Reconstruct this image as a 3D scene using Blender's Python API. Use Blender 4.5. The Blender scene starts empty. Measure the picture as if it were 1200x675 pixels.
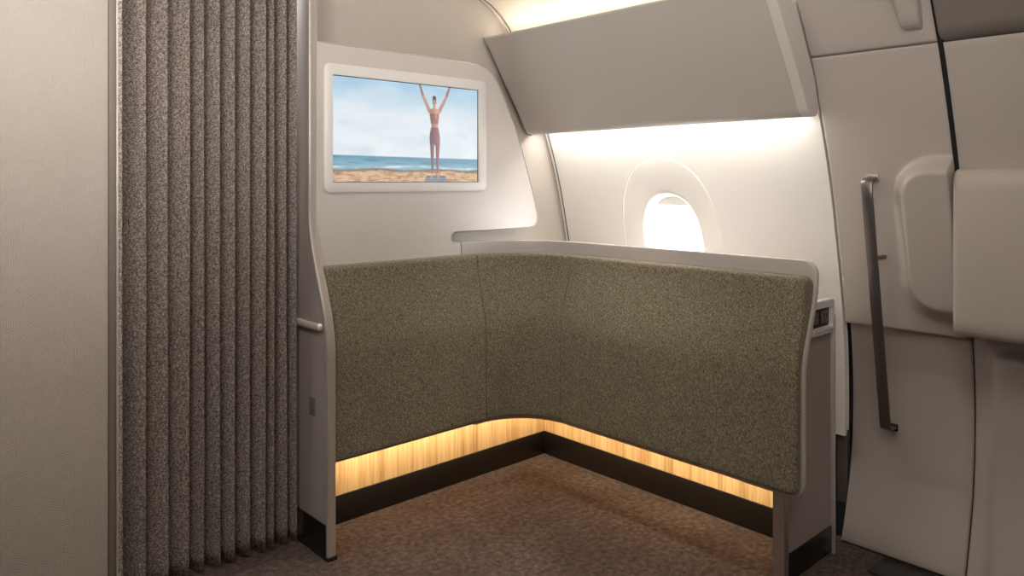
import bpy, bmesh, math
import numpy as np
from mathutils import Vector, Matrix

SC = bpy.context.scene
COL = SC.collection
PI = math.pi

# ------------------------------------------------------------------ helpers
def link(name, me, mat=None, parent=None, smooth=True, angle=40):
    o = bpy.data.objects.new(name, me)
    COL.objects.link(o)
    if mat is not None:
        me.materials.append(mat)
    if parent is not None:
        o.parent = parent
    if smooth:
        me.polygons.foreach_set('use_smooth', [True] * len(me.polygons))
        try:
            me.set_sharp_from_angle(angle=math.radians(angle))
        except Exception:
            pass
    return o

def from_bm(name, bm, mat, parent=None, smooth=True, angle=40):
    bmesh.ops.recalc_face_normals(bm, faces=bm.faces[:])
    me = bpy.data.meshes.new(name)
    bm.to_mesh(me); bm.free()
    return link(name, me, mat, parent, smooth, angle)

def thing(name, label, cat, group=None, loc=(0, 0, 0)):
    o = bpy.data.objects.new(name, None)
    COL.objects.link(o)
    o.empty_display_size = 0.1
    o.location = loc
    tag(o, label, cat, group)
    return o

def tag(o, label, cat, group=None):
    o['label'] = label; o['category'] = cat
    if group: o['group'] = group

def struct(o):
    o['kind'] = 'structure'
    return o

def box_bm(bm, x0, x1, y0, y1, z0, z1, bev=0.0, seg=2):
    r = bmesh.ops.create_cube(bm, size=1.0)
    vs = r['verts']
    for v in vs:
        v.co = Vector((x0 + (v.co.x + .5) * (x1 - x0), y0 + (v.co.y + .5) * (y1 - y0), z0 + (v.co.z + .5) * (z1 - z0)))
    if bev > 0:
        es = list({e for v in vs for e in v.link_edges})
        bmesh.ops.bevel(bm, geom=es, offset=bev, segments=seg, profile=.5, affect='EDGES')

def box(name, x0, x1, y0, y1, z0, z1, mat, parent=None, bev=0.0, seg=2):
    bm = bmesh.new()
    box_bm(bm, x0, x1, y0, y1, z0, z1, bev, seg)
    return from_bm(name, bm, mat, parent, angle=50)

def grid(name, rows, mat, parent=None, closed=False, caps=False, flip=False, angle=40):
    """rows: list of equal-length lists of points; closed -> each row is a loop"""
    bm = bmesh.new()
    V = [[bm.verts.new(p) for p in r] for r in rows]
    n = len(rows[0])
    for i in range(len(rows) - 1):
        for j in range(n if closed else n - 1):
            k = (j + 1) % n
            bm.faces.new((V[i][j], V[i][k], V[i + 1][k], V[i + 1][j]))
    if caps:
        bm.faces.new(V[0][::-1]); bm.faces.new(V[-1])
    bmesh.ops.remove_doubles(bm, verts=bm.verts[:], dist=1e-6)
    return from_bm(name, bm, mat, parent, angle=angle)

def smooth_pts(pts, n=6, closed=False):
    P = [Vector(p) for p in pts]; out = []
    m = len(P)
    rng = range(m) if closed else range(m - 1)
    for i in rng:
        p0 = P[(i - 1) % m] if closed or i > 0 else P[0] * 2 - P[1]
        p1 = P[i]; p2 = P[(i + 1) % m]
        p3 = P[(i + 2) % m] if closed or i + 2 < m else p2 * 2 - p1
        for k in range(n):
            t = k / n
            out.append(.5 * ((2 * p1) + (p2 - p0) * t + (2 * p0 - 5 * p1 + 4 * p2 - p3) * t * t + (3 * p1 - p0 - 3 * p2 + p3) * t ** 3))
    if not closed: out.append(P[-1])
    return out

def tube_rows(path, ra, rb=None, seg=8, closed=False):
    rb = rb or ra
    P = [Vector(p) for p in path]; rows = []
    m = len(P); up = None
    for i in range(m):
        if closed: t = (P[(i + 1) % m] - P[i - 1]).normalized()
        else: t = (P[min(i + 1, m - 1)] - P[max(i - 1, 0)]).normalized()
        if up is None:
            up = Vector((0, 0, 1)) if abs(t.z) < .9 else Vector((0, 1, 0))
        u = (up - t * up.dot(t)).normalized(); w = t.cross(u); up = u
        rows.append([P[i] + u * math.cos(a) * ra + w * math.sin(a) * rb for a in [2 * PI * k / seg for k in range(seg)]])
    return rows

def tube(name, path, ra, mat, parent=None, rb=None, seg=8, closed=False):
    rows = tube_rows(path, ra, rb, seg, closed)
    if closed: rows.append(rows[0])
    return grid(name, rows, mat, parent, closed=True, caps=not closed, angle=60)

def extrude_poly(name, pts, frm, d, mat, parent=None, bev=0.0):
    """pts 2D list; frm(a,b,depth)->3D ; extruded from depth 0 to d"""
    bm = bmesh.new()
    A = [bm.verts.new(frm(a, b, 0)) for a, b in pts]
    B = [bm.verts.new(frm(a, b, d)) for a, b in pts]
    f0 = bm.faces.new(A); f1 = bm.faces.new(B[::-1])
    n = len(pts)
    for i in range(n):
        bm.faces.new((A[i], B[i], B[(i + 1) % n], A[(i + 1) % n]))
    bmesh.ops.recalc_face_normals(bm, faces=bm.faces[:])
    if bev:
        es = list(f0.edges)
        bmesh.ops.bevel(bm, geom=es, offset=bev, segments=2, profile=.5, affect='EDGES')
    bmesh.ops.triangulate(bm, faces=[f for f in bm.faces if len(f.verts) > 4])
    o = from_bm(name, bm, mat, parent, angle=35)
    wn = o.modifiers.new('weighted', 'WEIGHTED_NORMAL'); wn.keep_sharp = True; wn.weight = 100
    return o

def rrect(x0, x1, z0, z1, r, n=6):
    pts = []
    for cx, cz, a0 in ((x1 - r, z1 - r, 0), (x0 + r, z1 - r, 90), (x0 + r, z0 + r, 180), (x1 - r, z0 + r, 270)):
        for k in range(n + 1):
            a = math.radians(a0 + 90 * k / n)
            pts.append((cx + r * math.cos(a), cz + r * math.sin(a)))
    return pts

def sstep(t):
    t = min(1, max(0, t)); return t * t * (3 - 2 * t)

# ------------------------------------------------------------------ materials
def srgb(r, g, b):
    f = lambda c: (c / 255 / 12.92) if c <= 10 else ((c / 255 + .055) / 1.055) ** 2.4
    return (f(r), f(g), f(b), 1)

class NT:
    def __init__(s, name):
        s.m = bpy.data.materials.new(name); s.m.use_nodes = True
        s.t = s.m.node_tree; s.b = s.t.nodes['Principled BSDF']
    def n(s, typ, **kw):
        x = s.t.nodes.new(typ)
        for k, v in kw.items(): setattr(x, k, v)
        return x
    def put(s, sock, v):
        if hasattr(v, 'is_output'): s.t.links.new(v, sock)
        elif v is not None: sock.default_value = v
    def m_(s, op, a, b=None, c=None):
        x = s.n('ShaderNodeMath', operation=op)
        s.put(x.inputs[0], a)
        if b is not None: s.put(x.inputs[1], b)
        if c is not None: s.put(x.inputs[2], c)
        return x.outputs[0]
    def obj(s):
        if not hasattr(s, '_o'): s._o = s.n('ShaderNodeTexCoord').outputs['Object']
        return s._o
    def xyz(s):
        if not hasattr(s, '_x'):
            x = s.n('ShaderNodeSeparateXYZ'); s.put(x.inputs[0], s.obj()); s._x = x.outputs
        return s._x
    def scaled(s, v):
        x = s.n('ShaderNodeVectorMath', operation='MULTIPLY'); s.put(x.inputs[0], s.obj()); x.inputs[1].default_value = v
        return x.outputs[0]
    def noise(s, scale, detail=2, rough=.5, vec=None):
        x = s.n('ShaderNodeTexNoise'); s.put(x.inputs['Vector'], vec if vec is not None else s.obj())
        x.inputs['Scale'].default_value = scale; x.inputs['Detail'].default_value = detail; x.inputs['Roughness'].default_value = rough
        return x.outputs['Fac']
    def ramp(s, fac, stops):
        x = s.n('ShaderNodeValToRGB'); s.put(x.inputs[0], fac)
        e = x.color_ramp.elements
        e[0].position, e[0].color = stops[0]; e[1].position, e[1].color = stops[-1]
        for p, c in stops[1:-1]:
            q = e.new(p); q.color = c
        return x.outputs[0]
    def mix(s, f, a, b):
        x = s.n('ShaderNodeMix', data_type='RGBA'); s.put(x.inputs[0], f); s.put(x.inputs[6], a); s.put(x.inputs[7], b)
        return x.outputs[2]
    def bump(s, h, strength, dist):
        x = s.n('ShaderNodeBump'); s.put(x.inputs['Height'], h)
        x.inputs['Strength'].default_value = strength; x.inputs['Distance'].default_value = dist
        s.put(s.b.inputs['Normal'], x.outputs[0])
    def base(s, c, rough=.5, metal=0, spec=None):
        s.put(s.b.inputs['Base Color'], c); s.put(s.b.inputs['Roughness'], rough); s.b.inputs['Metallic'].default_value = metal
        if spec is not None: s.b.inputs['Specular IOR Level'].default_value = spec
        return s

def plain(name, c, rough=.5, metal=0, spec=None, var=.03, nscale=8):
    s = NT(name)
    n = s.noise(nscale, 3)
    c2 = tuple(max(0, x * (1 - var)) for x in c[:3]) + (1,)
    s.base(s.mix(n, c, c2), rough, metal, spec)
    return s.m

def emis(name, c, strength):
    s = NT(name); s.base((0, 0, 0, 1), 1)
    s.b.inputs['Emission Color'].default_value = c; s.b.inputs['Emission Strength'].default_value = strength
    return s.m

M = {}
M['cream'] = plain('cream_sidewall', srgb(236, 231, 223), .5)
M['panel'] = plain('satin_panel', srgb(205, 197, 190), .38)
M['upper'] = plain('taupe_panel', srgb(190, 181, 171), .6)
M['endp'] = plain('end_panel_taupe', srgb(164, 154, 147), .5)
M['rail'] = plain('rail_taupe', srgb(184, 175, 169), .4)
M['post'] = plain('post_taupe', srgb(134, 122, 112), .5)
M['header'] = plain('header_plastic', srgb(124, 116, 110), .55)
M['bin'] = plain('bin_plastic', srgb(184, 175, 166), .45)
M['door'] = plain('door_plastic', srgb(186, 176, 168), .42)
M['doorlow'] = plain('door_lower_plastic', srgb(178, 168, 160), .45)
M['ceiling'] = plain('ceiling_plastic', srgb(232, 222, 206), .6)
M['bezel'] = plain('bezel_plastic', srgb(228, 224, 220), .3)
M['silver'] = plain('satin_silver', srgb(176, 166, 158), .32, .75)
M['rim'] = plain('light_rim', srgb(214, 207, 200), .28, .25)
M['steel'] = plain('brushed_steel', srgb(130, 124, 120), .36, .85)
M['darkplate'] = plain('dark_kick_plate', srgb(52, 48, 46), .25, .6)
M['black'] = plain('black_kick', srgb(30, 26, 24), .28, .1)
M['seal'] = plain('black_rubber', srgb(14, 12, 12), .7)
M['grey'] = plain('grey_label', srgb(112, 104, 100), .5)
M['dado'] = plain('dado_grey', srgb(96, 92, 90), .55)
M['wallside'] = plain('side_wall_plastic', srgb(112, 104, 98), .6)
M['led'] = emis('led_glow', (1, .88, .7, 1), 5)
M['ledw'] = emis('led_glow_warm', (1, .66, .3, 1), 10)
M['lamp'] = emis('added_lamp_glow', (1, .9, .78, 1), 6)

def fabric_pad():
    s = NT('olive_tweed')
    a = s.noise(420, 2, .6); b = s.noise(170, 2, .55, s.scaled((1, 1, .8))); c = s.noise(12, 3)
    v = s.m_('ADD', s.m_('MULTIPLY', a, .55), s.m_('MULTIPLY', b, .45))
    col = s.ramp(v, [(.36, srgb(68, 63, 48)), (.5, srgb(122, 116, 97)), (.62, srgb(170, 162, 138))])
    col = s.mix(s.m_('MULTIPLY', c, .3), col, srgb(96, 84, 70))
    s.base(col, .95, 0, .15)
    s.b.inputs['Sheen Weight'].default_value = .25
    s.b.inputs['Sheen Roughness'].default_value = .4
    s.bump(v, .5, .002)
    return s.m
M['pad'] = fabric_pad()

def fabric_curtain():
    s = NT('herringbone_tweed')
    X = s.xyz(); x, y, z = X[0], X[1], X[2]
    tri = s.m_('PINGPONG', x, .012)
    w = s.m_('SINE', s.m_('MULTIPLY', s.m_('ADD', z, tri), 2 * PI / .0085))
    a = s.noise(330, 2, .7); b = s.noise(120, 2, .6)
    v = s.m_('ADD', s.m_('MULTIPLY', a, .6), s.m_('MULTIPLY', b, .4))
    v = s.m_('ADD', v, s.m_('MULTIPLY', w, .035))
    col = s.ramp(v, [(.37, srgb(70, 62, 58)), (.5, srgb(134, 123, 116)), (.63, srgb(206, 193, 184))])
    s.base(col, .95, 0, .15)
    s.bump(v, .5, .002)
    return s.m
M['curtain'] = fabric_curtain()

def carpet():
    s = NT('brown_carpet')
    a = s.noise(260, 3, .7); b = s.noise(3.2, 3, .5); c = s.noise(40, 3, .6)
    v = s.m_('ADD', s.m_('MULTIPLY', a, .6), s.m_('MULTIPLY', c, .4))
    col = s.ramp(v, [(.34, srgb(48, 40, 37)), (.5, srgb(93, 80, 73)), (.66, srgb(144, 128, 118))])
    col = s.mix(s.m_('MULTIPLY', s.ramp(b, [(.4, (0, 0, 0, 1)), (.62, (1, 1, 1, 1))]), .35), col, srgb(66, 52, 48))
    s.base(col, .95, 0, .1)
    s.bump(v, .7, .004)
    return s.m
M['carpet'] = carpet()

def wood():
    s = NT('bamboo_veneer')
    a = s.noise(1.0, 3, .6, s.scaled((90, 90, 3))); b = s.noise(1.0, 2, .5, s.scaled((18, 18, .8)))
    v = s.m_('ADD', s.m_('MULTIPLY', a, .6), s.m_('MULTIPLY', b, .4))
    col = s.ramp(v, [(.32, srgb(176, 134, 88)), (.5, srgb(214, 178, 128)), (.68, srgb(234, 204, 156))])
    s.base(col, .5)
    return s.m
M['wood'] = wood()

def textured_wall():
    s = NT('embossed_wall')
    X = s.xyz(); S = .022
    x = s.m_('DIVIDE', X[0], S); z = s.m_('DIVIDE', X[2], S)
    # triangular lattice (edges vertical and at +-30 degrees)
    q = s.m_('MULTIPLY', x, 2 / math.sqrt(3))
    r = s.m_('SUBTRACT', z, s.m_('MULTIPLY', q, .5))
    fq = s.m_('FRACT', q); fr = s.m_('FRACT', r)
    iq = s.m_('FLOOR', q); ir = s.m_('FLOOR', r)
    up = s.m_('GREATER_THAN', s.m_('ADD', fq, fr), 1.0)
    cx = s.n('ShaderNodeCombineXYZ'); s.put(cx.inputs[0], iq); s.put(cx.inputs[1], ir); s.put(cx.inputs[2], up)
    wn = s.n('ShaderNodeTexWhiteNoise', noise_dimensions='3D'); s.put(wn.inputs['Vector'], cx.outputs[0])
    rnd = wn.outputs['Value']
    # barycentric coordinates
    inv = s.m_('SUBTRACT', 1.0, up)
    a = s.m_('ABSOLUTE', s.m_('SUBTRACT', fq, up)); b = s.m_('ABSOLUTE', s.m_('SUBTRACT', fr, up))
    c = s.m_('SUBTRACT', s.m_('SUBTRACT', 1.0, a), b)
    lt = s.m_('LESS_THAN', rnd, .333); gt = s.m_('GREATER_THAN', rnd, .667)
    mid = s.m_('SUBTRACT', s.m_('SUBTRACT', 1.0, lt), gt)
    v = s.m_('ADD', s.m_('ADD', s.m_('MULTIPLY', a, lt), s.m_('MULTIPLY', b, mid)), s.m_('MULTIPLY', c, gt))
    h = s.m_('COSINE', s.m_('MULTIPLY', v, 2 * PI * 3))
    s.base(srgb(196, 186, 177), .55)
    s.bump(h, .42, .001)
    return s.m
M['textured'] = textured_wall()

def pane_mat():
    s = NT('window_pane')
    tr = s.n('ShaderNodeBsdfTransparent'); gl = s.n('ShaderNodeBsdfGlossy'); gl.inputs['Roughness'].default_value = .05
    mx = s.n('ShaderNodeMixShader'); mx.inputs[0].default_value = .06
    s.t.links.new(tr.outputs[0], mx.inputs[1]); s.t.links.new(gl.outputs[0], mx.inputs[2])
    s.t.links.new(mx.outputs[0], s.t.nodes['Material Output'].inputs['Surface'])
    return s.m
M['pane'] = pane_mat()
def shade_mat():
    s = NT('translucent_shade')
    a = s.n('ShaderNodeBsdfTranslucent'); a.inputs[0].default_value = (.8, .8, .8, 1)
    mx = s.n('ShaderNodeMixShader'); mx.inputs[0].default_value = .12
    s.base(srgb(225, 222, 216), .5)
    s.t.links.new(s.b.outputs[0], mx.inputs[1]); s.t.links.new(a.outputs[0], mx.inputs[2])
    s.t.links.new(mx.outputs[0], s.t.nodes['Material Output'].inputs['Surface'])
    return s.m
M['shade'] = shade_mat()

# ------------------------------------------------------------------ camera
cam = bpy.data.cameras.new('camera'); co = bpy.data.objects.new('camera', cam); COL.objects.link(co)
cam.sensor_width = 36; cam.lens = 890 / 1200 * 36
cam.shift_y = -(337.5 - 213) / 1200
cam.clip_start = .05
co.location = (0, 0, 1.5); co.rotation_euler = (PI / 2, 0, -math.atan2(.678, .735))
SC.camera = co

# ------------------------------------------------------------------ fuselage profile
TAB = [(.40, 3.225), (.7, 3.224), (.914, 3.205), (1.2, 3.150), (1.5, 3.078), (1.753, 2.992), (2.03, 2.872), (2.289, 2.711), (2.368, 2.633), (2.436, 2.493)]
def prof(z):
    if z <= TAB[0][0]: return TAB[0][1]
    if z >= TAB[-1][0]: return TAB[-1][1]
    n = len(TAB)
    i = max(k for k in range(n - 1) if TAB[k][0] <= z)
    z0, x0 = TAB[i]; z1, x1 = TAB[i + 1]; h = z1 - z0
    sl = lambda k: (TAB[k + 1][1] - TAB[k][1]) / (TAB[k + 1][0] - TAB[k][0])
    m0 = sl(i) if i == 0 else .5 * (sl(i) + sl(i - 1))
    m1 = sl(i) if i == n - 2 else .5 * (sl(i) + sl(i + 1))
    t = (z - z0) / h
    return (2 * t ** 3 - 3 * t * t + 1) * x0 + (t ** 3 - 2 * t * t + t) * h * m0 + (-2 * t ** 3 + 3 * t * t) * x1 + (t ** 3 - t * t) * h * m1

# ceiling cross-section (x, z) from sidewall top to the middle
CEIL = [(2.633, 2.368), (2.575, 2.408), (2.50, 2.440), (2.38, 2.468), (2.2, 2.488), (1.9, 2.50), (1.2, 2.50), (-.9, 2.50), (-1.5, 2.5)]
CEIL_F = [(prof(z), z) for z in (2.20, 2.24, 2.28, 2.32)] + CEIL

# ------------------------------------------------------------------ room shell
floor = struct(box('floor', -1.5, 3.30, -1.6, 3.4, -.06, 0, M['carpet']))

def ceil_part(y0, y1, pts):
    rows = [[(x, y, z) for (x, z) in pts] for y in (y0, y1)] + [[(x + .0, y, z + .04) for (x, z) in pts] for y in (y1, y0)]
    rows.append(rows[0])
    return rows
bm_rows = ceil_part(1.405, 3.05, CEIL_F)
ceiling = struct(grid('ceiling', bm_rows, M['ceiling'], angle=30))
c2 = struct(grid('ceiling', ceil_part(-1.6, 1.405, [(prof(2.31) + .012, 2.31)] + CEIL), M['ceiling'], angle=30))

# sidewall with window opening
WY, WZ = 2.245, 1.19
def oval(a, ry, rz, e=2.35):
    c, s_ = math.cos(a), math.sin(a)
    return WY + ry * math.copysign(abs(c) ** (2 / e), c), WZ + rz * math.copysign(abs(s_) ** (2 / e), s_)
def sidewall():
    bm = bmesh.new()
    Y0, Y1, Z0, Z1 = 1.412, 3.02, .42, 2.20
    ya, yb, za, zb = 1.85, 2.65, .70, 1.72
    def patch(ys, zs):
        V = [[bm.verts.new((prof(z), y, z)) for y in ys] for z in zs]
        for i in range(len(zs) - 1):
            for j in range(len(ys) - 1):
                bm.faces.new((V[i][j], V[i][j + 1], V[i + 1][j + 1], V[i + 1][j]))
    L = lambda a, b, n: [a + (b - a) * k / n for k in range(n + 1)]
    zfull = L(Z0, za, 8) + L(za, zb, 30)[1:] + L(zb, Z1, 16)[1:]
    zmid = L(za, zb, 30)
    patch(L(Y0, ya, 4), zfull); patch(L(yb, Y1, 4), zfull)
    ymid = L(ya, yb, 30)
    patch(ymid, L(Z0, za, 8)); patch(ymid, L(zb, Z1, 16))
    # ring patch between oval and rectangle
    rect = []
    for k in range(30): rect.append((yb, za + (zb - za) * k / 30))
    for k in range(30): rect.append((yb - (yb - ya) * k / 30, zb))
    for k in range(30): rect.append((ya, zb - (zb - za) * k / 30))
    for k in range(30): rect.append((ya + (yb - ya) * k / 30, za))
    rings = []
    NR = 8
    for i in range(NR + 1):
        row = []
        for (y, z) in rect:
            a = math.atan2((z - WZ) / .51, (y - WY) / .4)
            oy, oz = oval(a, .290, .425)
            t = i / NR
            yy = oy + (y - oy) * t; zz = oz + (z - oz) * t
            row.append(bm.verts.new((prof(zz), yy, zz)))
        rings.append(row)
    lip = [bm.verts.new((v.co.x + .02, v.co.y, v.co.z)) for v in rings[0]]
    rings.insert(0, lip)
    for i in range(len(rings) - 1):
        n = len(rect)
        for j in range(n):
            bm.faces.new((rings[i][j], rings[i][(j + 1) % n], rings[i + 1][(j + 1) % n], rings[i + 1][j]))
    bmesh.ops.remove_doubles(bm, verts=bm.verts[:], dist=1e-5)
    # return edges at the two vertical ends (thickness)
    for yy, dy in ((Y0, 0), (Y1, 0)):
        es = [e for e in bm.edges if e.is_boundary and all(abs(v.co.y - yy) < 1e-4 for v in e.verts)]
        r = bmesh.ops.extrude_edge_only(bm, edges=es)
        for v in r['geom']:
            if isinstance(v, bmesh.types.BMVert): v.co.x += .04
    es = [e for e in bm.edges if e.is_boundary and all(abs(v.co.z - Z0) < 1e-4 for v in e.verts)]
    r = bmesh.ops.extrude_edge_only(bm, edges=es)
    for v in r['geom']:
        if isinstance(v, bmesh.types.BMVert): v.co.x += .04
    return from_bm('wall_right', bm, M['cream'], angle=30)
wall_right = struct(sidewall())

# window: funnel reveal, shade, pane
def window():
    N = 72
    AN = [2 * PI * k / N for k in range(N)]
    steps = []  # (ry, rz, depth)
    steps += [(.2875, .4225, .02), (.2875, .4225, .003), (.284, .419, .0)]
    for k in range(1, 9):
        t = k / 8
        steps.append((.284 + (.178 - .284) * t, .419 + (.255 - .419) * t, .0 + .014 * t ** 1.8))
    steps += [(.172, .249, .019), (.166, .242, .032), (.160, .236, .075), (.158, .234, .11)]
    rows = []
    for ry, rz, d in steps:
        row = []
        for a in AN:
            y, z = oval(a, ry, rz)
            row.append((prof(z) + d, y, z))
        rows.append(row)
    w = grid('window_1', rows, M['cream'], closed=True, angle=35)
    struct(w)
    pts = [oval(a, .170, .245) for a in AN]
    extrude_poly('pane', pts, lambda a, b, d: (prof(b) + .105 + d, a, b), .004, M['pane'], w)
    top = [(y, z) for y, z in [oval(a, .164, .240) for a in AN] if z > 1.375]
    top.sort(key=lambda p: -p[0])
    extrude_poly('shade', top, lambda a, b, d: (prof(b) + .07 + d, a, b), .006, M['shade'], w)
    return w
window()

# dado below the sidewall
struct(box('trim_1', 3.245, 3.275, 1.41, 3.02, 0, .44, M['dado'], bev=.002))
# bulkhead behind the partition
def bulkhead():
    pts = [(1.53, 0), (3.30, 0), (3.30, .3)] + [(prof(z) + .035, z) for z in [.42 + k * (2.28 - .42) / 24 for k in range(25)]] + [(x, z + .02) for x, z in CEIL[:6]] + [(1.53, 2.52)]
    return extrude_poly('wall_back', pts, lambda a, b, d: (a, 2.985 + d, b), .05, M['upper'])
struct(bulkhead())
# seam trim strips following the fuselage section at the bulkhead corner
SEAM = [(prof(z), z) for z in [.45 + k * (2.36 - .45) / 40 for k in range(41)]] + CEIL[1:5]
def seam(name, y, d, r, mat):
    return struct(tube(name, [(x - d, y, z - d * .3) for x, z in SEAM], r, mat, seg=6))
seam('trim_2', 2.968, .004, .0045, M['silver'])
seam('trim_3', 2.945, .002, .0035, M['dado'])

# back wall beyond the curtain, added plates against light leaks, outer walls of the cabin
struct(box('wall_back', -1.5, 1.60, 3.34, 3.40, 0, 2.5, M['wallside']))
struct(box('light_block_1', 1.56, 1.60, 3.03, 3.36, 0, 2.5, M['wallside']))  # unseen plate added to keep outside light from leaking in behind the curtain
BLOCK_SEC = [(3.245, 0), (3.245, .42)] + [(prof(z) + .03, z) for z in [.43 + 1.87 * k / 20 for k in range(21)]]
struct(extrude_poly('light_block_2', BLOCK_SEC + [(3.5, 2.3), (3.5, 0)], lambda a, b, d: (a, 1.455 + d, b), .01, M['seal']))  # unseen plate added to stop daylight leaking past the sidewall edge
struct(box('light_block_3', 3.268, 3.40, 1.425, 1.450, 0, .95, M['seal']))  # unseen black block added to close the light leak beside the lower frame
struct(box('wall_front', -1.5, 3.30, -1.66, -1.6, 0, 2.56, M['wallside']))
struct(box('wall_left', -1.56, -1.5, -1.6, 3.4, 0, 2.56, M['wallside']))

# ------------------------------------------------------------------ near partition wall on the left with embossed surface
w = thing('divider_panel', 'tall pale wall panel with embossed line pattern at the left of the curtain', 'wall panel', loc=(0, 0, 0))
box('embossed_panel', -1.45, .742, 2.83, 2.88, 0.0, 2.49, M['textured'], w, .002)
box('edge_post', .743, .765, 2.826, 2.884, 0, 2.49, M['post'], w, .002)
box('edge_strip', .7655, .7715, 2.822, 2.886, 0, 2.49, M['rim'], w, .001)

# ------------------------------------------------------------------ curtain
def px_x(px, y):
    t = (px - 600) / 890
    return y * (.678 + .735 * t) / (.735 - .678 * t)
def curtain():
    edges = [128, 143, 171, 196, 222, 239, 257, 275, 293, 311, 321, 336, 347]
    plan = []
    yf = 2.925
    for i in range(len(edges) - 1):
        a, b = px_x(edges[i], yf + .03), px_x(edges[i + 1], yf)
        D = min(.085, .035 + (b - a) * 1.0)
        wv = .004 * math.sin(i * 2.1)
        n = 10
        for k in range(n):
            t = k / n
            x = a + (b - a) * t
            y = yf + D * (.45 * (1 - t) + .55 * (1 - math.sin(t * PI / 2))) + wv
            plan.append((x, y))
        # tight front edge then return
        plan.append((b, yf + wv - .001)); plan.append((b + .0035, yf + .004 + wv)); plan.append((b + .002, yf + .012 + wv)); plan.append((b - .004, yf + .03 + wv))
    rows = []
    zs = [.012 + (2.47 - .012) * k / 40 for k in range(41)]
    for z in zs:
        rows.append([(x + .0018 * math.sin(z * 2.3 + x * 40) * (1 - z / 2.6), y + .003 * math.sin(z * 1.7 + x * 25) * (1 - z / 2.6), z) for x, y in plan])
    o = grid('curtain', rows, M['curtain'], angle=60)
    md = o.modifiers.new('solid', 'SOLIDIFY'); md.thickness = .0025; md.offset = 1
    return o
cur = curtain()
tag(cur, 'grey brown tweed pleated curtain hanging to the floor between wall panel and partition', 'curtain')
tr = box('curtain_track', .80, 1.49, 2.93, 2.965, 2.475, 2.499, M['silver'], None, .002)
tag(tr, 'ceiling track along which the tweed curtain hangs', 'curtain track')

# ------------------------------------------------------------------ lounge partition
P = thing('corner_lounge', 'cream L-shaped lounge surround with olive padded backrest and wood plinth around the carpet corner', 'lounge', loc=(0, 0, 0))
BY, BX, R0 = 2.73, 2.60, .26
CX, CY = BX - R0, BY - R0
X0, YE = 1.532, 1.300
L1 = CX - X0; LA = R0 * PI / 2; L2 = CY - YE; LT = L1 + LA + L2
def base(s, o, z):
    if s <= L1: return Vector((X0 + s, BY + o, z))
    if s <= L1 + LA:
        a = (s - L1) / R0
        return Vector((CX + math.sin(a) * (R0 + o), CY + math.cos(a) * (R0 + o), z))
    return Vector((BX + o, CY - (s - L1 - LA), z))
def sh(z): return .02 + .10 * sstep((z - .78) / .36)          # shell front offset
def padt(z): return .034 + .036 * sstep((z - .78) / .36)
def ring(z0, z1, front, thick, r, inset, zin, n=28):
    """closed loop of (offset, z)"""
    z0 += zin; z1 -= zin
    pts = []
    for k in range(5):   # bottom front corner
        a = math.radians(90 * k / 4)
        pts.append((r * (1 - math.sin(a)), z0 + r * (1 - math.cos(a))))
    for k in range(1, n):
        pts.append((0, z0 + r + (z1 - z0 - 2 * r) * k / n))
    for k in range(5):
        a = math.radians(90 * k / 4)
        pts.append((r * (1 - math.cos(a)), z1 - r * (1 - math.sin(a))))
    back = []
    for (_, z) in [pts[-1]] + [(0, z1 - (z1 - z0) * k / 12) for k in range(13)]:
        back.append((None, z))
    out = [(front(z) + o + inset, z) for o, z in pts]
    out += [(front(z) + thick(z), z) for _, z in back]
    return out
def svals(a, b, ra, rb):
    S = [a + (ra * (1 - math.cos(math.radians(15 * k)))) for k in range(6)]
    n = max(3, int((b - a) / .03))
    S += [a + ra + (b - a - ra - rb) * k / n for k in range(n + 1)]
    S += [b - rb * (1 - math.cos(math.radians(15 * k))) for k in range(5, -1, -1)]
    return S
def insets(s, a, b, ra, rb):
    i = 0
    for d, r in ((s - a, ra), (b - s, rb)):
        if d < r: i = max(i, r - math.sqrt(max(0, r * r - (r - d) ** 2)))
    return i
def pad(a, b, ra, rb, ca=.0, cb=.0):
    rows = []
    sv = sorted(set([round(x, 5) for x in svals(a, b, ra, rb)] + [round(b - cb * (1 - math.cos(math.radians(10 * k))), 5) for k in range(10)] if cb else [round(x, 5) for x in svals(a, b, ra, rb)]))
    for s in sv:
        i = insets(s, a, b, ra, rb)
        zi = i * .6
        if cb: zi = max(zi, insets(s, a - 9, b, .001, cb))
        front = lambda z: sh(z) - padt(z)
        rg = ring(.37, 1.15, front, padt, .018, i, zi)
        rows.append([base(s, min(o, sh(z)), z) for o, z in rg])
    return grid('back_cushion', rows, M['pad'], P, closed=True, caps=True, angle=80)
pad(0.002, L1 - .001, .012, .007)
pad(L1 + .001, L1 + LA - .001, .007, .007)
pad(L1 + LA + .001, LT - .006, .007, .016, cb=.035)

def shell(name, a, b, z0, z1, cb, mat, th=.030):
    sv = [a + (b - a) * k / 60 for k in range(61)]
    if cb: sv = [a + (b - cb - a) * k / 60 for k in range(61)] + [b - cb + cb * math.sin(math.radians(10 * k)) for k in range(1, 10)]
    rows = []
    for s in sv:
        zi = insets(s, a - 9, b, .001, cb) if cb else 0
        rg = ring(z0, z1, sh, lambda z: th, .004, 0, zi)
        rows.append([base(s, o, z) for o, z in rg])
    return grid(name, rows, mat, P, closed=True, caps=True, angle=50)
shell('cushion_shell', 0.0, L1 - .042, .358, 1.13, 0, M['panel'])
shell('rail_shell', L1 - .04, LT, .352, 1.205, .05, M['rail'])

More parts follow.
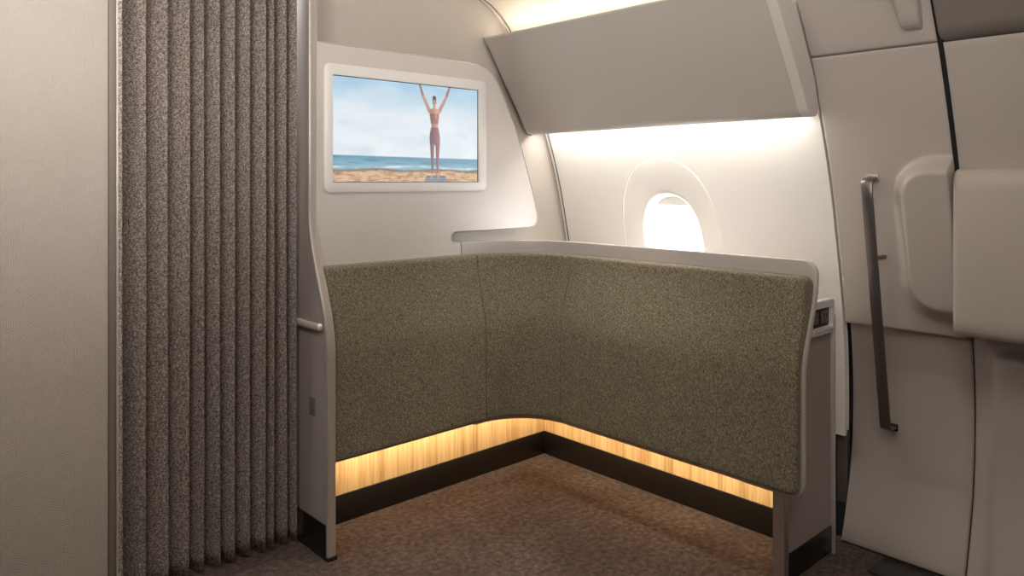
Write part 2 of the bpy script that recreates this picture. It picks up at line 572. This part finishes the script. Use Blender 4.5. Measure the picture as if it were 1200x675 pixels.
# bright rim along the top and around the free end of the rail shell
cb = .05
rimp = [base(L1 - .038 + (LT - cb - L1 + .038) * k / 60, sh(1.205) + .012, 1.205) for k in range(61)]
rimp += [base(LT - cb + cb * math.sin(a), sh(1.2) + .012, 1.205 - cb + cb * math.cos(a)) for a in [math.radians(10 * k) for k in range(1, 10)]]
rimp += [base(LT, sh(z) + .012, z) for z in [1.155 - (1.155 - .402) * k / 30 for k in range(31)]]
rimp += [base(LT - cb + cb * math.cos(a), sh(.4) + .012, .402 - cb * math.sin(a)) for a in [math.radians(10 * k) for k in range(1, 10)]]
rimp += [base(LT - cb - .1 * k, sh(.4) + .012, .352) for k in range(1, 3)]
rim = tube('rail_trim', rimp, .0042, M['rim'], P, rb=.012, seg=10)
rim['label'] = 'pale satin metal rim'

# screen panel
SP = [(1.53, 1.10), (2.296, 1.10), (2.296, 1.205), (2.278, 1.205), (2.262, 1.207), (2.246, 1.214), (2.237, 1.226), (2.235, 1.240), (2.240, 1.252), (2.252, 1.261), (2.268, 1.264),
      (2.50, 1.2645), (2.72, 1.265), (2.765, 1.266), (2.790, 1.274), (2.806, 1.290), (2.812, 1.312), (2.806, 1.345), (2.792, 1.40), (2.772, 1.465), (2.707, 1.646), (2.645, 1.788), (2.590, 1.890), (2.548, 1.965), (2.520, 2.008),
      (2.492, 2.037), (2.455, 2.057), (2.405, 2.070), (2.34, 2.0765), (2.0, 2.079), (1.53, 2.080)]
scr = extrude_poly('screen_panel', SP, lambda a, b, d: (a, 2.85 + d, b), .05, M['panel'], P, bev=.004)
rimpts = [(a, 2.853, b) for a, b in SP[3:]]
tube('panel_trim', rimpts, .0042, M['rim'], P, rb=.006, seg=8)
# thin seam in the panel beside the screen rail
box('panel_seam', 2.2965, 2.2995, 2.852, 2.90, 1.10, 1.204, M['grey'], P)

# left end panel
def gy(z): return 2.70 + .153 * sstep((z - .82) / .55)
zs = [2.497 - (2.497) * k / 60 for k in range(61)]
EP = [(2.985, 0.0), (2.985, 2.497)] + [(gy(z) + .012, z) for z in zs]
endl = extrude_poly('end_panel', EP, lambda a, b, d: (1.502 + d, a, b), .028, M['endp'], P)
rows = []
for z in [.014] + [.014 + (2.497 - .014) * k / 60 for k in range(1, 61)]:
    y = gy(z)
    rr = rrect(1.497, 1.535, y - .004, y + .014, .006, 3)
    rows.append([(a, b, z) for a, b in rr])
M['trim'] = plain('end_trim_metal', srgb(186, 176, 168), .3, .3)
t_ = grid('end_trim', rows, M['trim'], P, closed=True, caps=True, angle=60)
t_['label'] = 'curved satin metal edge trim'
box('foot', 1.494, 1.537, 2.688, 2.72, 0, .014, M['seal'], P, .002)
kp = extrude_poly('kick_plate', [(2.716, .014), (3.0, .014), (3.0, .135), (2.716, .135)], lambda a, b, d: (1.498 + d, a, b), .004, M['darkplate'], endl)
kp['label'] = 'dark metal kick plate'
box('floor_gasket', 1.495, 1.52, 2.716, 3.0, 0, .014, M['seal'], endl)
tube('bumper', [(1.496, 2.735 + .01, .917), (1.492, 2.745, .917), (1.490, 2.76, .917), (1.490, 2.97, .917), (1.492, 2.985, .917), (1.497, 2.99, .917)], .016, M['rim'], endl, rb=.009, seg=10)
lp = box('label_plate', 1.4985, 1.503, 2.805, 2.848, .548, .622, M['grey'], endl, .001)
lp['label'] = 'small grey plate'

# plinth under the cushions
box('wood_panel', 1.532, 2.979, 2.966, 2.983, .125, .50, M['wood'], P)
box('wood_panel', 2.979, 2.990, 1.42, 2.965, .125, .50, M['wood'], P)
box('kick_board', 1.532, 2.974, 2.960, 2.984, 0.0, .125, M['black'], P, .002)
box('kick_board', 2.973, 2.991, 1.42, 2.959, 0.0, .125, M['black'], P, .002)
# light housing beneath the cushions: slim ledges with glowing strips
box('light_housing', 1.535, 2.56, 2.775, 2.955, .455, .475, M['panel'], P)
box('light_housing', 2.645, 2.965, 1.425, 2.765, .455, .475, M['panel'], P)
box('light_strip', 1.56, 2.50, 2.785, 2.797, .448, .455, M['ledw'], P)
box('light_strip', 2.655, 2.667, 1.50, 2.50, .448, .455, M['ledw'], P)

# right wing body and end panel
box('wing_body', 2.991, 3.036, 1.42, 2.984, 0, 1.02, M['panel'], P, .004)
box('wing_top', 2.78, 3.036, 1.42, 2.80, 1.0, 1.02, M['panel'], P, .003)
SPX = [(BX + sh(z) + .008, z) for z in [.352 + (1.02 - .352) * k / 24 for k in range(25)]]
er = extrude_poly('end_panel', [(2.662, 0.0), (3.018, 0.0), (3.018, .985), (3.014, 1.008), (3.002, 1.022), (2.985, 1.028), (2.76, 1.028)] + [(x + .034, z) for x, z in SPX[::-1]], lambda a, b, d: (a, 1.378 + d, b), .038, M['endp'], P, bev=.004)
extrude_poly('corner_post', [(2.628, 0), (2.661, 0)] + [(x + .033, z) for x, z in SPX] + SPX[::-1], lambda a, b, d: (a, 1.372 + d, b), .046, M['silver'], P, bev=.003)
box('edge_bumper', 3.0185, 3.040, 1.366, 1.42, 0, .965, M['rim'], P, .006, 3)
kp2 = box('kick_plate', 2.663, 3.018, 1.374, 1.3775, .010, .118, M['darkplate'], er, .001)
kp2['label'] = 'dark metal kick plate'
sk = thing('socket_panel', 'x', 'x'); del sk['label']; del sk['category']; sk.parent = P
bpy.data.objects.remove(sk)
# socket pod
rr_out = rrect(2.80, 3.012, .90, 1.036, .018, 5); rr_in = rrect(2.825, 2.995, .922, 1.005, .012, 5)
n = len(rr_out)
rows = [[(a, 1.378, b) for a, b in rr_out], [(a, 1.362, b) for a, b in rr_out],
        [(a + (2.906 - a) * .04, 1.358, b + (.968 - b) * .05) for a, b in rr_out],
        [(a, 1.358, b) for a, b in rr_in], [(a, 1.374, b) for a, b in rrect(2.829, 2.991, .928, 1.001, .01, 5)]]
pod = grid('socket_housing', rows, M['bezel'], P, closed=True, angle=35)
pod['label'] = 'pale power outlet surround'
sp = box('socket_plate', 2.826, 2.994, 1.3735, 1.3775, .924, 1.004, M['darkplate'], P)
sp.parent = pod
for cx in (2.868, 2.948):
    f = box('socket', cx - .028, cx + .028, 1.369, 1.3735, .942, .992, M['grey'], pod, .003)
    bm = bmesh.new()
    for dx in (-.010, .010):
        box_bm(bm, cx + dx - .0025, cx + dx + .0025, 1.3678, 1.3695, .964, .980)
    box_bm(bm, cx - .003, cx + .003, 1.3678, 1.3695, .949, .956)
    q = from_bm('socket', bm, M['seal'], pod); q.name = 'socket_slot'
box('drip_lip', 2.832, 2.99, 1.352, 1.372, .914, .926, M['rim'], pod, .004, 3)

# ------------------------------------------------------------------ wall screen
S_ = thing('wall_screen', 'wide flat screen in white frame showing a person with raised arms on a beach', 'screen', loc=(0, 0, 0))
o1 = rrect(1.561, 2.449, 1.455, 1.996, .028, 8); o2 = rrect(1.567, 2.443, 1.461, 1.990, .024, 8)
i1 = rrect(1.600, 2.397, 1.497, 1.949, .004, 8)
rows = [[(a, 2.850, b) for a, b in o1], [(a, 2.841, b) for a, b in o1], [(a, 2.837, b) for a, b in o2], [(a, 2.837, b) for a, b in i1], [(a, 2.8485, b) for a, b in i1]]
fr = grid('screen_frame', rows, M['bezel'], S_, closed=True, angle=35)
i2 = rrect(1.6006, 2.3964, 1.4976, 1.9484, .004, 8)
rows = [[(a, 2.8482, b) for a, b in i1], [(a, 2.8435, b) for a, b in i1], [(a, 2.843, b) for a, b in rrect(1.6035, 2.3935, 1.5005, 1.9455, .003, 8)], [(a, 2.8482, b) for a, b in rrect(1.6035, 2.3935, 1.5005, 1.9455, .003, 8)]]
grid('inner_bezel', rows, M['steel'], S_, closed=True, angle=35)

def display():
    W, H = 400, 226
    X0_, X1_, Z0_, Z1_ = 1.603, 2.394, 1.500, 1.946
    u = (np.arange(W) + .5) / W; v = (np.arange(H) + .5) / H
    U, V = np.meshgrid(u, v)            # v from top
    rng = np.random.RandomState(7)
    def vnoise(sx, sy, seed):
        r = np.random.RandomState(seed).rand(sy + 2, sx + 2)
        x = U * sx; y = V * sy; ix = x.astype(int); iy = y.astype(int); fx = x - ix; fy = y - iy
        fx = fx * fx * (3 - 2 * fx); fy = fy * fy * (3 - 2 * fy)
        a = r[iy, ix]; b = r[iy, ix + 1]; c = r[iy + 1, ix]; d = r[iy + 1, ix + 1]
        return (a * (1 - fx) + b * fx) * (1 - fy) + (c * (1 - fx) + d * fx) * fy
    def fb(sx, sy, seed): return .5 * vnoise(sx, sy, seed) + .3 * vnoise(sx * 2, sy * 2, seed + 1) + .2 * vnoise(sx * 4, sy * 4, seed + 2)
    c = lambda r, g, b: np.array([r, g, b], float)
    def lerp(A, B, t): return A * (1 - t[..., None]) + B * t[..., None]
    one = np.ones_like(U)
    sky = lerp(c(150, 196, 226) * np.ones((H, W, 3)), c(222, 234, 242), np.clip(V / .34, 0, 1) ** .8)
    cl = np.clip((fb(4, 6, 3) - .33) * 3.2, 0, 1)
    sky = lerp(sky, c(238, 243, 247), cl * np.clip(.35 + V * 1.1, 0, 1) * .9)
    sky = lerp(sky, c(196, 214, 228), np.clip((fb(5, 7, 11) - .55) * 3, 0, 1) * .6)
    sky = lerp(sky, c(150, 188, 216), np.clip(1 - ((U - .1) ** 2 / .05 + (V - .03) ** 2 / .01), 0, 1) * .5)
    img = sky.copy()
    hz = .742 + .012 * U
    sea = lerp(c(98, 150, 176) * np.ones((H, W, 3)), c(150, 188, 200), np.clip((V - hz) / .12, 0, 1))
    sea = lerp(sea, c(70, 118, 150), np.clip((fb(8, 60, 21) - .5) * 3, 0, 1) * .6)
    foam = np.exp(-((V - .855 - .01 * np.sin(U * 9)) / .012) ** 2) * np.clip((fb(10, 30, 31) - .3) * 2.5, 0, 1)
    sea = lerp(sea, c(232, 240, 242), np.clip(foam, 0, 1))
    t = np.clip((V - hz) / .006, 0, 1); img = lerp(img, 0, 0 * t) * (1 - t[..., None]) + sea * t[..., None]
    shore = .878 + .008 * np.sin(U * 14 + 1) + .02 * (fb(12, 4, 41) - .5)
    sand = lerp(c(222, 184, 148) * np.ones((H, W, 3)), c(164, 122, 92), np.clip((fb(26, 60, 51) - .42) * 3, 0, 1))
    t = np.clip((V - shore) / .006, 0, 1); img = img * (1 - t[..., None]) + sand * t[..., None]
    wet = np.exp(-((V - shore - .006) / .012) ** 2) * .7
    img = lerp(img, c(100, 92, 88), wet)
    # figure (screen is 1.775 : 1)
    AS = 1.775
    Xc, Yc = U * AS, V
    def cap(p, q, r0, r1):
        ax, ay = p[0] * AS, p[1]; bx, by = q[0] * AS, q[1]
        dx, dy = bx - ax, by - ay
        h = np.clip(((Xc - ax) * dx + (Yc - ay) * dy) / (dx * dx + dy * dy + 1e-9), 0, 1)
        d = np.hypot(Xc - ax - dx * h, Yc - ay - dy * h) - (r0 + (r1 - r0) * h)
        return np.clip(.5 - d / .005, 0, 1), h, d
    def paint(cov, col):
        nonlocal img
        img = img * (1 - cov[..., None]) + np.asarray(col) * cov[..., None]
    skin = c(190, 146, 132); skd = c(150, 114, 106); legg = c(138, 102, 110); top = c(160, 108, 104)
    # platform
    px0, px1 = .600, .765
    cv = np.clip((U - px0 - (.985 - V) * .25) / .004, 0, 1) * np.clip((px1 - (.985 - V) * .25 - U) / .004, 0, 1) * np.clip((V - .937) / .005, 0, 1)
    paint(cv, c(128, 140, 150)); paint(cv * np.clip((.95 - V) / .005, 0, 1), c(70, 74, 82))
    for a, b, r0, r1, col in (
        ((.562, -.01), (.590, .12), .012, .016, skd), ((.590, .12), (.634, .262), .016, .023, skin),
        ((.786, -.01), (.758, .11), .012, .016, skd), ((.758, .11), (.706, .262), .016, .023, skin)):
        cv, h, d = cap(a, b, r0, r1); paint(cv, col)
    def body(rows_, col, shade=.35):
        nonlocal img
        vs = np.array([r[0] for r in rows_]); xl = np.interp(V, vs, [r[1] for r in rows_]); xr = np.interp(V, vs, [r[2] for r in rows_])
        cv = np.clip((U - xl) / .0035, 0, 1) * np.clip((xr - U) / .0035, 0, 1) * np.clip((V - vs[0]) / .004, 0, 1) * np.clip((vs[-1] - V) / .004, 0, 1)
        k = np.clip((U - xl) / np.maximum(xr - xl, 1e-4), 0, 1)
        cc = np.asarray(col)[None, None, :] * (1 - shade * .5 + shade * k[..., None])
        img = img * (1 - cv[..., None]) + cc * cv[..., None]
    body([(.235, .650, .690), (.262, .632, .708), (.30, .634, .708), (.36, .641, .704), (.42, .648, .698), (.45, .645, .702)], skin)
    body([(.285, .636, .706), (.31, .637, .706), (.36, .641, .703), (.398, .645, .700)], top, .4)
    body([(.43, .647, .700), (.48, .638, .708), (.54, .634, .714), (.60, .637, .713), (.62, .638, .712)], legg, .45)
    body([(.60, .637, .673), (.70, .641, .670), (.80, .646, .669), (.90, .649, .665), (.915, .650, .664)], legg, .4)
    body([(.60, .677, .713), (.70, .679, .709), (.80, .683, .706), (.90, .687, .703), (.915, .688, .702)], legg * 1.05, .4)
    for cx, tx in ((.657, .650), (.695, .702)):
        cv, h, d = cap((cx, .915), (tx, .955), .010, .012); paint(cv, skin * 1.05)
    cv, h, d = cap((.670, .19), (.670, .25), .014, .019); paint(cv, skin)
    cv, h, d = cap((.670, .125), (.671, .175), .023, .022); paint(cv, c(92, 66, 58))
    cv, h, d = cap((.672, .16), (.672, .185), .018, .015); paint(cv, skin * .95)
    cv, h, d = cap((.676, .20), (.684, .33), .010, .006); paint(cv * .8, c(214, 176, 150))
    # slight soft haze on the picture, as a screen image
    img = img * .87 + 255 * .11
    img = np.clip(img / 255, 0, 1)
    lin = np.where(img <= .04045, img / 12.92, ((img + .055) / 1.055) ** 2.4)
    # mesh
    xs = np.linspace(X0_, X1_, W + 1); zs_ = np.linspace(Z1_, Z0_, H + 1)
    XX, ZZ = np.meshgrid(xs, zs_)
    co_ = np.stack([XX, np.full_like(XX, 2.8462), ZZ], -1).reshape(-1, 3)
    idx = np.arange((W + 1) * (H + 1)).reshape(H + 1, W + 1)
    F = np.stack([idx[:-1, :-1], idx[1:, :-1], idx[1:, 1:], idx[:-1, 1:]], -1).reshape(-1, 4)
    me = bpy.data.meshes.new('display')
    me.vertices.add(len(co_)); me.vertices.foreach_set('co', co_.ravel())
    me.loops.add(F.size); me.loops.foreach_set('vertex_index', F.ravel())
    me.polygons.add(len(F)); me.polygons.foreach_set('loop_start', np.arange(0, F.size, 4)); me.polygons.foreach_set('loop_total', np.full(len(F), 4))
    me.update(calc_edges=True)
    # per-vertex colours (average of adjacent cells)
    pad_ = np.pad(lin, ((1, 1), (1, 1), (0, 0)), mode='edge')
    vc = (pad_[:-1, :-1] + pad_[1:, :-1] + pad_[:-1, 1:] + pad_[1:, 1:]) / 4
    vc = np.concatenate([vc.reshape(-1, 3), np.ones((len(co_), 1))], 1)
    at = me.color_attributes.new('picture', 'FLOAT_COLOR', 'POINT')
    at.data.foreach_set('color', vc.astype(np.float32).ravel())
    s = NT('screen_picture')
    a = s.n('ShaderNodeAttribute', attribute_name='picture')
    s.base((.01, .01, .01, 1), .25)
    s.put(s.b.inputs['Emission Color'], a.outputs['Color']); s.b.inputs['Emission Strength'].default_value = .95
    d = link('display', me, s.m, S_, smooth=False)
    d['label'] = 'lit picture of sea, sand and a standing person'
display()

# ------------------------------------------------------------------ overhead bin
Bn = thing('overhead_bin', 'large taupe overhead stowage bin with slanted front above the window', 'overhead bin')
bp = [(2.545, 2.238), (2.552, 2.243), (2.575, 2.246), (2.66, 2.215), (2.76, 2.12), (2.885, 1.90), (2.912, 1.80), (2.905, 1.768), (2.893, 1.757)]
bp += [(2.876, 1.7545), (2.860, 1.756), (2.846, 1.761), (2.834, 1.770), (2.824, 1.783), (2.815, 1.800)]
fr_ = [(2.815, 1.800), (2.79, 1.845), (2.742, 1.92), (2.69, 2.0), (2.632, 2.09), (2.585, 2.165), (2.543, 2.232)]
bp += fr_[1:]
extrude_poly('bin_body', bp, lambda a, b, d: (a, 1.42 + d, b), 1.545, M['bin'], Bn)
# end cap, slightly proud
cap_ = [(a, b) for a, b in bp]
ec = extrude_poly('end_cap', [(a - .004 if i > 11 or i < 2 else a, b) for i, (a, b) in enumerate(cap_)], lambda a, b, d: (a, 1.378 + d, b), .040, M['panel'], Bn, bev=.005)
dv = tube('seal_strip', [(a - .003, 2.962, b) for a, b in [(2.545, 2.24)] + fr_[::-1] + [(2.845, 1.758), (2.88, 1.752)]], .004, M['steel'], Bn, seg=6)

# LED coves
box('light_strip', 2.918, 2.938, 1.46, 2.93, 1.784, 1.790, M['led'], Bn)
box('light_bracket', 2.90, 2.94, 1.46, 2.93, 1.7905, 1.796, M['silver'], Bn)
box('light_strip', 2.60, 2.62, 1.44, 2.95, 2.240, 2.246, M['led'], Bn)

# ------------------------------------------------------------------ door side
ROUND = [(0.0, .04), (0.0, .008), (.0025, .0025), (.008, 0.0)]
def hpanel(name, y0, y1, z0, z1, xf, mat, parent=None, ny=40, nz=50, top=True, bot=True, deep=.04):
    ROUND = [(0.0, deep), (0.0, .008), (.0025, .0025), (.008, 0.0)]
    """panel facing -x, edges rounded back; y1>y0"""
    cols = [(y1 - a, d) for a, d in ROUND] + [(y1 - .008 - (y1 - y0 - .016) * k / ny, 0) for k in range(1, ny)] + [(y0 + a, d) for a, d in ROUND[::-1]]
    zr = ([(z0 + a, d) for a, d in ROUND] if bot else [(z0, 0)]) + [(z0 + .008 + (z1 - z0 - .016) * k / nz, 0) for k in range(1, nz)] + ([(z1 - a, d) for a, d in ROUND[::-1]] if top else [(z1, 0)])
    rows = [[(xf(y, z) + max(dz, dy), y, z) for y, dy in cols] for z, dz in zr]
    return grid(name, rows, mat, parent, angle=50)

def bumpf(y, z, y0, y1, z0, z1, r, wdt):
    """rounded-rect bump, 1 inside, falling to 0 over wdt outside"""
    cy, cz = (y0 + y1) / 2, (z0 + z1) / 2
    qy = abs(y - cy) - (y1 - y0) / 2 + r; qz = abs(z - cz) - (z1 - z0) / 2 + r
    d = math.hypot(max(qy, 0), max(qz, 0)) + min(max(qy, qz), 0) - r
    return sstep(1 - (d + wdt) / wdt) if d > -wdt else 1.0

D1 = struct(hpanel('door_1', .942, 1.405, .905, 1.988,
     lambda y, z: prof(z) - .085 * bumpf(y, z, .60, 1.170, .950, 1.60, .16, .075), M['door'], None, 90, 150, deep=.12))
hpanel('frame_header', .942, 1.405, 1.992, 2.31, lambda y, z: prof(z) - .0, M['door'], D1, 10, 16)
LOWT = [(0, 3.150), (.12, 3.192), (.25, 3.231), (.40, 3.258), (.55, 3.268), (.71, 3.264), (.82, 3.252), (.95, 3.232)]
def lowx(z):
    z = min(max(z, 0), .949)
    i = max(k for k in range(len(LOWT) - 1) if LOWT[k][0] <= z)
    sl = lambda k: (LOWT[k + 1][1] - LOWT[k][1]) / (LOWT[k + 1][0] - LOWT[k][0])
    z0, x0 = LOWT[i]; z1, x1 = LOWT[i + 1]; h = z1 - z0
    m0 = sl(i) if i == 0 else .5 * (sl(i) + sl(i - 1)); m1 = sl(i) if i == len(LOWT) - 2 else .5 * (sl(i) + sl(i + 1))
    t = (z - z0) / h
    return (2 * t ** 3 - 3 * t * t + 1) * x0 + (t ** 3 - 2 * t * t + t) * h * m0 + (-2 * t ** 3 + 3 * t * t) * x1 + (t ** 3 - t * t) * h * m1
hpanel('frame_lower', .938, 1.398, .006, .93, lambda y, z: lowx(z), M['doorlow'], D1, 10, 60)
# black seal round the door edge
sealp = [(lowx(z) + .022, .936, z) for z in [.01 + k * .85 / 20 for k in range(21)]]
tube('door_seal', sealp, .007, M['seal'], D1)
sealp = [(prof(z) + .012, .936, z) for z in [.93 + k * 1.38 / 40 for k in range(41)]]
tube('door_seal', sealp, .011, M['seal'], D1)
# dark skin added behind the door frame and door to block light leaks
HULL = [(lowx(.0) + .05, 0), (lowx(.12) + .05, .12), (3.31, .3), (3.33, .6), (3.32, .9), (3.27, 1.0)] + [(prof(z) + .055, z) for z in (1.1, 1.3, 1.5, 1.7, 1.9, 2.1, 2.25, 2.35)]
struct(grid('wall_right', [[(x, y, z) for x, z in HULL] for y in (-1.6, 1.46)] + [[(x + .03, y, z) for x, z in HULL] for y in (1.46, -1.6)], M['seal'], angle=30))
# the door leaf itself
D2 = struct(hpanel('door_2', -.30, .931, 1.50, 1.988, lambda y, z: prof(z) + .004, M['door'], None, 12, 24))
hpanel('door_header', -.30, .931, 1.991, 2.31, lambda y, z: prof(z) + .006 - .03 * sstep((z - 1.99) / .02), M['header'], D2, 12, 16)
hpanel('lower_panel', -.30, .934, .006, .93, lambda y, z: lowx(z) + .004 - .055 * bumpf(y, z, -.25, .885, -.3, .885, .05, .045), M['doorlow'], D2, 70, 80)
# slide container (bustle)
Bu = thing('slide_container', 'bulging taupe slide housing mounted on the cabin door at the right edge', 'door housing')
def bust():
    rows = []
    y0, y1, z0, z1 = -.22, .930, .945, 1.548
    sec = []
    pr = [(3.20, z0 + .02), (3.12, z0 + .004), (3.05, z0), (3.022, z0 + .003), (3.006, z0 + .012), (2.998, z0 + .03)]
    pr += [(2.994 + .0 * k, z0 + .05 + (z1 - z0 - .11) * k / 20) for k in range(21)]
    pr += [(2.998, z1 - .040), (3.006, z1 - .020), (3.020, z1 - .007), (3.040, z1 - .001), (3.12, z1)]
    cz = (z0 + z1) / 2
    def row(y, i):
        return [(min(3.2, x + i * 1.2), y, z + (cz - z) * i * 1.2) for x, z in pr]
    R = .018
    ed = [(R * (1 - math.cos(a)), R * (1 - math.sin(a))) for a in [math.radians(15 * k) for k in range(7)]]
    ys = [(y0 + a, i) for a, i in ed] + [(y0 + R + (y1 - y0 - 2 * R) * k / 10, 0) for k in range(1, 10)] + [(y1 - a, i) for a, i in ed[::-1]]
    rows = [[(3.15, y0, cz)] * len(pr)] + [row(y, i) for y, i in ys] + [[(3.15, y1, cz)] * len(pr)]
    return grid('housing_shell', rows, M['door'], Bu, angle=50)
bust()
box('mounting_plate', 3.055, 3.09, -.20, .90, .97, 1.52, M['seal'], Bu)

# latch cover on the door frame header
Lc = thing('latch_cover', 'small rounded taupe cover above the door frame at the top edge', 'cover')
rows = []
for z, xo, hw, r in ((2.035, .004, .026, .012), (2.040, -.020, .030, .014), (2.052, -.038, .033, .016), (2.075, -.044, .036, .018), (2.13, -.050, .041, .02), (2.145, -.052, .046, .022), (2.152, -.060, .050, .022), (2.22, -.066, .052, .022), (2.228, -.06, .048, .02)):
    xw = prof(z) + .01; x0 = prof(z) + xo
    pts = []
    yc = 1.012
    rr = min(r, (xw - x0) * .45)
    for a in range(0, 91, 15): pts.append((x0 + rr - rr * math.sin(math.radians(a)), yc + hw - rr + rr * math.cos(math.radians(a)), z))
    for a in range(90, 181, 15): pts.append((x0 + rr - rr * math.sin(math.radians(a)), yc - hw + rr + rr * math.cos(math.radians(a)), z))
    rows.append([(xw, yc + hw, z)] + pts + [(xw, yc - hw, z)])
grid('cover_shell', rows, M['door'], Lc, closed=True, caps=True, angle=35)

# grab handle
G = thing('grab_handle', 'long slanted flat steel grab bar fixed to the door frame', 'grab handle', loc=(0, 0, 0))
HY = 1.236
xt, zt, xb, zb_ = 3.012, 1.49, 3.200, .50
path = [(prof(1.515) - .002, 1.515), (3.04, 1.512), (3.022, 1.506), (3.015, 1.49)]
path += [(3.015 + (3.198 - 3.015) * k / 16, 1.49 + (.515 - 1.49) * k / 16) for k in range(1, 17)]
path += [(3.204, .502), (3.216, .496), (lowx(.49) - .002, .494)]
rows = []
for i, (x, z) in enumerate(path):
    a = Vector(path[max(0, i - 1)]); b = Vector(path[min(len(path) - 1, i + 1)])
    t = (b - a).normalized(); nx, nz = -t.y, t.x
    th = .004; hw = .021
    rows.append([(x + nx * th * sx, HY + hw * sy, z + nz * th * sx) for sx, sy in ((1, .9), (.6, 1), (-.6, 1), (-1, .9), (-1, -.9), (-.6, -1), (.6, -1), (1, -.9))])
grid('bar', rows, M['steel'], G, closed=True, caps=True, angle=50)
box('mount', prof(1.52) - .006, prof(1.50) + .004, HY - .024, HY + .024, 1.498, 1.532, M['silver'], G, .003)
box('mount', lowx(.49) - .006, lowx(.49) + .004, HY - .024, HY + .026, .478, .508, M['darkplate'], G, .003)
tube('standoff', [(3.070, HY - .012, 1.20), (3.10, HY - .016, 1.20), (prof(1.2), HY - .016, 1.20)], .009, M['steel'], G)

# dark threshold plate at the door
tp = box('threshold_plate', 2.98, 3.145, .2, 1.22, 0.0, .006, M['black'], None, .002)
tag(tp, 'dark floor plate beneath the cabin door frame', 'floor plate')

# ------------------------------------------------------------------ lights
def area(name, loc, direction, sx, sy, power, color, spread=PI):
    l = bpy.data.lights.new(name, 'AREA'); l.shape = 'RECTANGLE'; l.size = sx; l.size_y = sy
    l.energy = power; l.color = color; l.spread = spread
    o = bpy.data.objects.new(name, l); COL.objects.link(o); o.location = loc
    d = Vector(direction).normalized()
    o.rotation_euler = d.to_track_quat('-Z', 'Y').to_euler()
    return o
warm = (1, .965, .94); wst = (1, .84, .58)
def strip(name, p0, p1, direction, wdt, power, color, spread=180):
    p0 = Vector(p0); p1 = Vector(p1); ax = (p1 - p0).normalized()
    l = bpy.data.lights.new(name, 'AREA'); l.shape = 'RECTANGLE'; l.size = (p1 - p0).length; l.size_y = wdt
    l.energy = power; l.color = color; l.spread = math.radians(spread)
    o = bpy.data.objects.new(name, l); COL.objects.link(o); o.location = (p0 + p1) / 2
    z = -Vector(direction).normalized(); z = (z - ax * z.dot(ax)).normalized(); y = z.cross(ax)
    o.rotation_euler = Matrix((ax, y, z)).transposed().to_euler()
    return o
strip('bin_lower_light', (2.929, 1.47, 1.781), (2.929, 2.92, 1.781), (.08, 0, -1), .02, 4.8, (1, .97, .93))
strip('bin_cove_light', (2.625, 1.44, 2.255), (2.625, 2.93, 2.255), (.2, 0, 1), .02, 1.0, (1, .91, .80))
strip('plinth_light', (1.56, 2.80, .446), (2.93, 2.80, .446), (0, 1, -.80), .012, 3.2, wst, 105)
strip('plinth_light', (2.67, 1.50, .446), (2.67, 2.92, .446), (1, 0, -.70), .012, 3.2, wst, 105)

def lamp(x, y, sx, sy, power, label):  # ceiling lamp added out of view for the top-to-bottom falloff
    t = thing('added_ceiling_lamp', label, 'ceiling lamp', 'added flush ceiling lamps', (x, y, 2.5))
    fm = bmesh.new()
    for a in ((-sx / 2 - .015, -sx / 2, -sy / 2 - .015, sy / 2 + .015), (sx / 2, sx / 2 + .015, -sy / 2 - .015, sy / 2 + .015), (-sx / 2, sx / 2, -sy / 2 - .015, -sy / 2), (-sx / 2, sx / 2, sy / 2, sy / 2 + .015)):
        box_bm(fm, a[0], a[1], a[2], a[3], -.012, -.001)
    from_bm('lamp_frame', fm, M['rim'], t)
    bm = bmesh.new(); box_bm(bm, -sx / 2, sx / 2, -sy / 2, sy / 2, -.008, -.002); from_bm('diffuser', bm, M['lamp'], t)
    return area('added_ceiling_light', (x, y, 2.485), (0, 0, -1), sx, sy, power, warm)
lamp(.45, 1.95, .5, .8, 6, 'flush rectangular ceiling lamp added overhead, out of view')
lamp(1.7, .5, .5, .7, 2, 'flush rectangular ceiling lamp added overhead, out of view')
def added_fill_lamp(x, y, z, direction, w_, power, spread):  # fill lamp added behind the viewer to brighten the upper surfaces
    t = thing('added_fill_lamp', 'long fill lamp added high up, unseen behind the viewer', 'added fill lamp', 'added fill lamps behind the viewer', (x, y, z))
    d = Vector(direction).normalized(); ang = math.atan2(d.y, d.x)
    hb = bmesh.new(); box_bm(hb, -.06, -.012, -w_ / 2, w_ / 2, -.11, .11, .008)
    h = from_bm('lamp_body', hb, M['rim'], t)
    db = bmesh.new(); box_bm(db, -.0115, -.008, -w_ / 2 + .02, w_ / 2 - .02, -.09, .09)
    g = from_bm('diffuser', db, M['lamp'], t)
    for q in (h, g): q.rotation_euler = (0, -math.asin(d.z), ang)
    area('added_fill_light', (x, y, z), d, w_, .2, power, warm, math.radians(spread))
added_fill_lamp(-1.30, .1, 2.0, (1, .55, .22), 1.4, 13, 56)
added_fill_lamp(.9, -1.42, 2.05, (.05, 1, .22), 1.4, 8, 56)
# recessed spot above the carpet in front of the corner
sl = bpy.data.lights.new('ceiling_spot', 'SPOT'); sl.energy = 58; sl.color = (1, .86, .74); sl.spot_size = math.radians(58); sl.spot_blend = 1.0; sl.shadow_soft_size = .05
so = bpy.data.objects.new('ceiling_spot', sl); COL.objects.link(so); so.location = (2.2, 2.1, 2.44)

# daylight outside the window
W = bpy.data.worlds.new('world'); SC.world = W; W.use_nodes = True
bg = W.node_tree.nodes['Background']; bg.inputs[0].default_value = (.93, .97, 1, 1); bg.inputs[1].default_value = 24

vs_ = SC.view_settings
vs_.view_transform = 'Standard'; vs_.look = 'None'; vs_.gamma = 1; vs_.use_curve_mapping = False
vs_.exposure = .1
